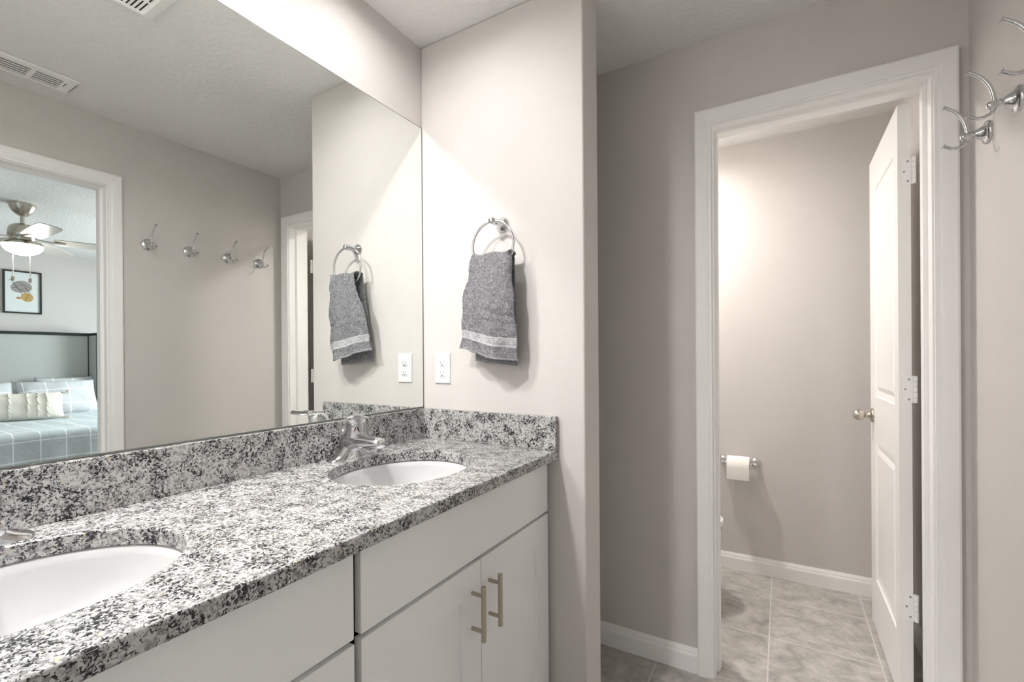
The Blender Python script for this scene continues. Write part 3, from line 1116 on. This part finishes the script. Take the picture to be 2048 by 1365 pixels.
add_tube(bm, [(TL + 0.220, ty - 0.165, 0.68), (TL + 0.224, ty - 0.13, 0.678), (TL + 0.222, ty - 0.09, 0.674)], [0.005, 0.005, 0.006], 10)
obj('flush_lever', bm, m_chrome, t, smooth=True)

# ---------------------------------------------------------------- ceiling fittings
for x, y, mt, lab in ((0.29, -0.385, m_disc, 'lit recessed ceiling disc light above the corner sink'),
                      (0.29, -1.172, m_disc2, 'lit recessed ceiling disc light above the sink nearest the camera'),
                      (0.50, 1.09, m_dome, 'lit recessed ceiling disc light in the toilet room')):
    L = thing('recessed_light', lab, 'ceiling light', (x, y, H), 'recessed ceiling lights')
    bm = BM()
    add_lathe(bm, (x, y, H), (0, 0, -1), [(0.0, 0.092), (0.017, 0.092), (0.021, 0.088), (0.021, 0.074), (0.017, 0.070), (0.004, 0.068)], 40)
    obj('trim_ring', bm, m_vent, L, smooth=True)
    bm = BM()
    add_lathe(bm, (x, y, H - 0.004), (0, 0, -1), [(0.0, 0.067), (0.001, 0.066), (0.0015, 0.0)], 40)
    obj('lens', bm, mt, L, smooth=True)

# supply register
vx0, vx1, vy0, vy1 = 1.408, 1.560, -0.842, -0.583
r = thing('ceiling_register', 'white two-section louvred air register on the ceiling by the bedroom doorway, seen in the mirror', 'vent', ((vx0 + vx1) / 2, (vy0 + vy1) / 2, H))
bm = BM()
fx0, fx1 = vx0 + 0.030, vx1 - 0.022
secs = [(vy0 + 0.030, (vy0 + vy1) / 2 - 0.008), ((vy0 + vy1) / 2 + 0.008, vy1 - 0.038)]
zt, zb = H - 0.001, H - 0.007
add_box(bm, vx0, fx0, vy0, vy1, zb, zt)
add_box(bm, fx1, vx1, vy0, vy1, zb, zt)
for a, b in ((vy0, secs[0][0]), (secs[0][1], secs[1][0]), (secs[1][1], vy1)):
    add_box(bm, fx0, fx1, a, b, zb, zt)
obj('face_frame', bm, m_vent, r, bevel=0.0015)
bm = BM(); add_box(bm, fx0 - 0.005, fx1 + 0.005, vy0 + 0.02, vy1 - 0.03, H - 0.0012, H - 0.0004)
obj('duct_opening', bm, m_tan, r)
for a, b in secs:
    bm = BM()
    for k in range(5):
        x = fx0 + 0.002 + k * (fx1 - fx0) / 5
        add_box(bm, x, x + 0.0095, a, b, H - 0.0068, H - 0.0055)
    obj('louvres', bm, m_vent, r)
bm = BM(); add_box(bm, fx0 + 0.025, fx0 + 0.062, vy1 - 0.030, vy1 - 0.026, zb - 0.0006, zb + 0.001)
obj('damper_slot', bm, m_tan, r)

# exhaust fan
ex0, ex1, ey0, ey1 = 0.395, 0.717, -0.925, -0.603
e = thing('exhaust_fan_grille', 'white square exhaust fan grille on the ceiling near the mirror, seen in the mirror', 'vent', ((ex0 + ex1) / 2, (ey0 + ey1) / 2, H))
bm = BM()


def rrect(x0, x1, y0, y1, r, z, n=6):
    pts = []
    for cx, cy, a0 in ((x1 - r, y1 - r, 0), (x0 + r, y1 - r, PI / 2), (x0 + r, y0 + r, PI), (x1 - r, y0 + r, 3 * PI / 2)):
        for k in range(n + 1):
            a = a0 + PI / 2 * k / n
            pts.append((cx + r * math.cos(a), cy + r * math.sin(a), z))
    return pts


add_loft(bm, [rrect(ex0, ex1, ey0, ey1, 0.022, H - 0.001), rrect(ex0, ex1, ey0, ey1, 0.022, H - 0.010), rrect(ex0 + 0.012, ex1 - 0.012, ey0 + 0.012, ey1 - 0.012, 0.018, H - 0.018),
              rrect(ex0 + 0.034, ex1 - 0.034, ey0 + 0.034, ey1 - 0.034, 0.012, H - 0.023), rrect(ex0 + 0.038, ex1 - 0.038, ey0 + 0.038, ey1 - 0.038, 0.010, H - 0.020)])
obj('grille_cover', bm, m_vent, e, smooth=True, angle=35)
bm = BM()
k = 0
yy = ey0 + 0.046
while yy < ey1 - 0.046:
    for xa, xb in ((ex0 + 0.046, ex0 + 0.105), (ex0 + 0.116, ex1 - 0.116), (ex1 - 0.105, ex1 - 0.046)):
        add_box(bm, xa, xb, yy, yy + 0.0045, H - 0.0206, H - 0.0195)
    yy += 0.0125
obj('slots', bm, m_dark, e)

# ---------------------------------------------------------------- bedroom: bed
bed = thing('bed', 'upholstered wingback bed with a black frame line, seen in the mirror', 'bed', (4.85, -0.10, 0.0))
BY_R, BY_L = 0.880, -1.105
HB = 5.93
bm = BM(); add_box(bm, HB - 0.05, HB, BY_L, BY_R, 0.05, 1.497)
obj('headboard', bm, m_linen, bed, bevel=0.01)
for y0, y1, nm in ((BY_R - 0.045, BY_R, 'r'), (BY_L, BY_L + 0.045, 'l')):
    bm = BM(); add_box(bm, HB - 0.265, HB - 0.05, y0, y1, 0.05, 1.497)
    wg = obj('headboard_wing', bm, m_linen, bed, bevel=0.008)
    bm = BM()
    add_box(bm, HB - 0.280, HB - 0.266, y0 - 0.002, y1 + 0.002, 0.05, 1.525)
    add_box(bm, HB - 0.280, HB, y0 - 0.002, y1 + 0.002, 1.498, 1.525)
    obj('edge_trim', bm, m_black, wg)
bm = BM()
add_box(bm, HB - 0.075, HB, BY_L + 0.047, BY_R - 0.047, 1.498, 1.525)
obj('top_rail', bm, m_black, bed)
for y in (BY_R - 0.049, BY_L + 0.049):
    bm = BM()
    add_cyl(bm, (HB - 0.054, y, 0.6), (HB - 0.054, y, 1.495), 0.005, 8)
    obj('corner_piping', bm, m_black, bed, smooth=True)
bm = BM()
add_box(bm, 3.90, HB - 0.06, BY_L + 0.05, BY_R - 0.05, 0.12, 0.30)
obj('side_rails', bm, m_linen, bed, bevel=0.01)
for x in (3.95, 5.75):
    for y in (BY_L + 0.1, BY_R - 0.1):
        bm = BM()
        add_loft(bm, [[(x + a * s, y + b * s, z) for a, b in ((-1, -1), (1, -1), (1, 1), (-1, 1))] for s, z in ((0.02, 0.0), (0.03, 0.12))])
        obj('leg', bm, m_black, bed)
bm = BM(); add_box(bm, 3.93, HB - 0.06, BY_L + 0.055, BY_R - 0.055, 0.301, 0.628)
obj('mattress', bm, m_sheet, bed, bevel=0.05, seg=4)


# bedspread: a sheet laid over the mattress, uv is measured along the cloth
def bedspread():
    x0, x1, y0, y1, zt = 3.90, 5.56, -1.085, BY_R - 0.02, 0.645
    drop, rr = 0.42, 0.05
    bm = BM()
    uvl = bm.loops.layers.uv.new('UVMap')

    def side(q, length):
        """q measured outward from the edge of the flat top: returns (outward offset, drop)"""
        if q <= 0:
            return q, 0.0
        arc = rr * PI / 2
        if q < arc:
            a = q / rr
            return rr * math.sin(a), rr * (1 - math.cos(a))
        return rr, rr + (q - arc)
    ny, nx = 110, 100
    Ly = (y1 - y0) - 2 * rr
    ys = [-drop + (Ly + 2 * drop) * i / ny for i in range(ny + 1)]
    Lx = (x1 - x0) - rr
    xs = [-drop + (Lx + drop) * i / nx for i in range(nx + 1)]
    V, U = [], []
    for a in xs:
        row, ur = [], []
        ox, dx = side(-a, drop)
        X = x0 + rr - ox if a < 0 else x0 + rr + a
        for b in ys:
            if b < 0:
                oy, dy = side(-b, drop)
                Y = y0 + rr - oy
            elif b > Ly:
                oy, dy = side(b - Ly, drop)
                Y = y1 - rr + oy
            else:
                dy, Y = 0.0, y0 + rr + b
            dz = max(dx, dy)
            Z = zt - dz
            dep = min(1.0, dz / drop)
            Xo = X - (0.018 * dep * math.sin(b * 21 + 1.5 * math.sin(b * 5)) if a < 0 else 0)
            Yo = Y + (0.018 * dep * math.sin(a * 17) if (b < 0 or b > Ly) else 0)
            Z += 0.006 * math.sin(X * 7.3 + Y * 3.1) * math.sin(Y * 6.1) * (1 - dep)
            row.append(bm.verts.new((Xo, Yo, Z)))
            ur.append((a, b))
        V.append(row)
        U.append(ur)
    for i in range(nx):
        for j in range(ny):
            f = bm.faces.new((V[i][j], V[i + 1][j], V[i + 1][j + 1], V[i][j + 1]))
            for lp, (p, q) in zip(f.loops, ((i, j), (i + 1, j), (i + 1, j + 1), (i, j + 1))):
                lp[uvl].uv = U[p][q]
    o = obj('bedspread', bm, m_duvet, smooth=True, angle=180, doubles=False)
    s = o.modifiers.new('thickness', 'SOLIDIFY')
    s.thickness = 0.012
    s.offset = -1.0
    return o


tag(bedspread(), 'blue grey bedspread with a white windowpane grid on the bed, seen in the mirror', 'bedspread')


def cushion(name, w, h, d, mat, loc, rot, parent=None, corner=0.0):
    """w along local Y, h along local Z, d along local X; pinched edges"""
    bm = BM()
    uvl = bm.loops.layers.uv.new('UVMap')
    n, m_ = 28, 20
    for sgn in (-1, 1):
        V = []
        for i in range(n + 1):
            row = []
            for j in range(m_ + 1):
                a, b = 2 * i / n - 1, 2 * j / m_ - 1
                pa, pb = 1 - abs(a) ** 2.6, 1 - abs(b) ** 2.6
                th = d / 2 * (max(pa, 0) * max(pb, 0)) ** 0.5
                th *= 1 + 0.10 * math.sin(a * 5 + b * 2) * math.sin(b * 4 - a)
                ex = 1 - corner * (1 - a * a) * 0.5
                ez = 1 - corner * (1 - b * b) * 0.5
                row.append(bm.verts.new((sgn * th, a * w / 2 * ez, b * h / 2 * ex)))
            V.append(row)
        for i in range(n):
            for j in range(m_):
                q = (V[i][j], V[i + 1][j], V[i + 1][j + 1], V[i][j + 1])
                f = bm.faces.new(q if sgn > 0 else tuple(reversed(q)))
                for lp in f.loops:
                    lp[uvl].uv = (lp.vert.co.y, lp.vert.co.z)
    bmesh.ops.remove_doubles(bm, verts=bm.verts, dist=1e-5)
    me_o = obj(name, bm, mat, parent, smooth=True, angle=180, doubles=False)
    me_o.location = loc
    me_o.rotation_euler = rot
    return me_o


# sleeping pillows leaning on the headboard
p = cushion('pillow', 0.64, 0.42, 0.19, m_pillow, (5.52, 0.475, 0.805), (0, 0.50, 0), corner=0.10)
tag(p, 'grey windowpane pillow nearest the black headboard edge, reflected beside the bedroom door casing', 'pillow', 'sleeping pillows')
p = cushion('pillow', 0.70, 0.42, 0.19, m_pillow, (5.53, -0.19, 0.800), (0.03, 0.50, 0), corner=0.10)
tag(p, 'grey windowpane pillow behind the cream lumbar cushion at the left photo edge', 'pillow', 'sleeping pillows')
p = cushion('pillow', 0.50, 0.42, 0.13, m_pillow, (5.745, 0.60, 0.825), (0, 0.30, 0), corner=0.12)
tag(p, 'pale pillow standing against the headboard behind the windowpane pillow, only its corner in view', 'pillow')

lc = cushion('lumbar_cushion', 0.95, 0.27, 0.15, m_cream, (5.08, -0.10, 0.772), (0, 0.38, 0.22), corner=0.06)
tag(lc, 'cream lumbar cushion with fringed bands in front of the pillows, seen in the mirror', 'cushion')
for yb in (-0.30, -0.20, -0.05, 0.10, 0.22, 0.29, 0.35):
    bm = BM()
    for j in range(26):
        b = -0.9 + 1.8 * j / 25
        th = 0.075 * ((1 - abs(yb / 0.475) ** 2.6) * (1 - abs(b) ** 2.6)) ** 0.5
        q = random.uniform(-0.006, 0.006)
        add_tube(bm, [(-th + 0.004, yb + q - 0.006, b * 0.13), (-th - 0.010, yb + q, b * 0.13 + 0.003), (-th - 0.004, yb + q + 0.012, b * 0.13 - 0.004)], 0.0055, 6)
    fr = obj('fringe_band', bm, m_cream, None, smooth=True)
    fr.parent = lc
for sz in (-1, 1):
    bm = BM()
    for k in range(7):
        add_tube(bm, [(0, 0.465, sz * 0.126), (random.uniform(-.012, .012), 0.485, sz * 0.130 + random.uniform(-.01, .01)), (random.uniform(-.02, .02), 0.512, sz * 0.132 + random.uniform(-.02, .02))], 0.006, 6)
    ts = obj('tassel', bm, m_cream, None, smooth=True)
    ts.parent = lc

# picture on the headboard wall
py0, py1, pz0, pz1 = 0.163, 0.464, 1.724, 2.189
pic = thing('framed_picture', 'black framed abstract print of grey and ochre shapes above the bed, seen in the mirror', 'picture', (BX1, (py0 + py1) / 2, pz0))
bm = BM()
fw = 0.016
for a, b, c, d in ((py0, py0 + fw, pz0, pz1), (py1 - fw, py1, pz0, pz1), (py0 + fw, py1 - fw, pz0, pz0 + fw), (py0 + fw, py1 - fw, pz1 - fw, pz1)):
    add_box(bm, BX1 - 0.025, BX1 - 0.002, a, b, c, d)
obj('frame', bm, m_black, pic)
bm = BM(); add_box(bm, BX1 - 0.012, BX1 - 0.003, py0 + fw, py1 - fw, pz0 + fw, pz1 - fw)
pr = obj('print', bm, m_mat, pic)


def blob(cy, cz, ry, rz, tilt, amp, seed, dep, n=40):
    rnd = random.Random(seed)
    ph = [rnd.uniform(0, 6.28) for _ in range(3)]
    pts = []
    for k in range(n):
        a = 2 * PI * k / n
        f = 1 + amp * (math.sin(2 * a + ph[0]) + 0.6 * math.sin(3 * a + ph[1]))
        u, v_ = ry * f * math.cos(a), rz * f * math.sin(a)
        pts.append((cy + u * math.cos(tilt) - v_ * math.sin(tilt), cz + u * math.sin(tilt) + v_ * math.cos(tilt)))
    bm = BM()
    add_loft(bm, [[(x, y, z) for y, z in pts] for x in (BX1 - 0.0119, dep)])
    return bm


pcy = (py0 + py1) / 2
obj('print_shape', blob(pcy - 0.008, 2.015, 0.080, 0.068, 0.2, 0.05, 3, BX1 - 0.0126), m_artgrey, pr)
obj('print_shape', blob(pcy + 0.036, 1.905, 0.050, 0.048, 0.0, 0.03, 5, BX1 - 0.0129), m_artgold, pr)
obj('print_shape', blob(pcy - 0.030, 1.893, 0.019, 0.012, 0.0, 0.03, 8, BX1 - 0.0128), m_artrust, pr)
bm = BM()
X = BX1 - 0.0131
for pts in ([(-0.105, 2.075), (-0.09, 2.085), (-0.07, 2.055), (-0.03, 1.985), (0.0, 1.925)], [(-0.07, 2.045), (-0.03, 2.06), (0.03, 2.03), (0.065, 2.0)],
            [(-0.06, 2.01), (-0.01, 2.035), (0.04, 1.99), (0.06, 1.96)], [(-0.02, 1.97), (0.02, 2.0), (0.05, 1.955)], [(0.02, 1.87), (0.045, 1.93), (0.055, 1.945)],
            [(-0.08, 2.0), (-0.04, 2.0), (0.01, 1.97), (0.03, 1.935)]):
    add_tube(bm, smooth_path([(X, pcy + a, b) for a, b in pts], 4), 0.0016, 6)
obj('ink_lines', bm, m_ink, pr)

# ceiling fan
FXc, FYc = 3.83, -0.19
fan = thing('ceiling_fan', 'nickel ceiling fan with a lit bowl and two pull chains, seen in the mirror', 'fan', (FXc, FYc, H))
bm = BM()
add_lathe(bm, (FXc, FYc, H), (0, 0, -1), [(0, 0.079), (0.006, 0.079), (0.030, 0.073), (0.060, 0.058), (0.082, 0.036), (0.092, 0.022), (0.093, 0.0)], 36)
obj('canopy', bm, m_knob, fan, smooth=True, angle=50)
bm = BM()
add_cyl(bm, (FXc, FYc, H - 0.08), (FXc, FYc, H - 0.165), 0.0135, 16)
obj('downrod', bm, m_knob, fan, smooth=True)
bm = BM()
add_lathe(bm, (FXc, FYc, H - 0.150), (0, 0, -1), [(0, 0.022), (0.004, 0.036), (0.014, 0.060), (0.026, 0.072), (0.044, 0.080), (0.085, 0.084), (0.100, 0.082), (0.108, 0.074), (0.130, 0.070), (0.132, 0.0)], 40)
obj('motor_housing', bm, m_knob, fan, smooth=True, angle=50)
for k in range(5):
    a = math.radians(37 + 72 * k)
    ca, sa = math.cos(a), math.sin(a)

    def P(r, s, z):
        return (FXc + ca * r - sa * s, FYc + sa * r + ca * s, H + z)
    bm = BM()
    rings = []
    for r, w, tw in ((0.175, 0.050, 0.20), (0.20, 0.058, 0.20), (0.35, 0.064, 0.19), (0.55, 0.068, 0.17), (0.63, 0.066, 0.17), (0.655, 0.055, 0.17), (0.665, 0.030, 0.17)):
        ring = []
        for sgn_w, dz in ((-1, -0.003), (1, -0.003), (1, 0.003), (-1, 0.003)):
            ring.append(P(r, sgn_w * w * math.cos(tw), -0.268 + sgn_w * w * math.sin(tw) + dz))
        rings.append(ring)
    add_loft(bm, rings)
    bl = obj('blade', bm, m_blade, fan)
    bm = BM()
    add_loft(bm, [[P(r, -w, z), P(r, w, z), P(r, w, z + 0.005), P(r, -w, z + 0.005)] for r, w, z in ((0.06, 0.02, -0.262), (0.13, 0.022, -0.272), (0.18, 0.035, -0.277), (0.24, 0.018, -0.274))])
    obj('blade_arm', bm, m_knob, bl)
bm = BM()
add_lathe(bm, (FXc, FYc, H - 0.283), (0, 0, -1), [(0, 0.070), (0.006, 0.092), (0.020, 0.114), (0.034, 0.118), (0.036, 0.0)], 40)
obj('light_ring', bm, m_knob, fan, smooth=True, angle=50)
bm = BM()
add_lathe(bm, (FXc, FYc, H - 0.3195), (0, 0, -1), [(0, 0.114), (0.018, 0.110), (0.040, 0.094), (0.058, 0.066), (0.068, 0.035), (0.071, 0)], 40)
obj('light_bowl', bm, m_bowl, fan, smooth=True)
for dy, dx, zl in ((-0.048, 0.025, 1.855), (0.034, -0.025, 1.845)):
    bm = BM()
    add_cyl(bm, (FXc + dx, FYc + dy, H - 0.39), (FXc + dx, FYc + dy, zl), 0.0035, 8)
    ch = obj('pull_chain', bm, m_brass, fan, smooth=True)
    bm = BM()
    add_lathe(bm, (FXc + dx, FYc + dy, zl + 0.002), (0, 0, -1), [(0, 0.004), (0.004, 0.010), (0.030, 0.011), (0.036, 0.006), (0.036, 0)], 12)
    obj('chain_fob', bm, m_knob, ch, smooth=True)
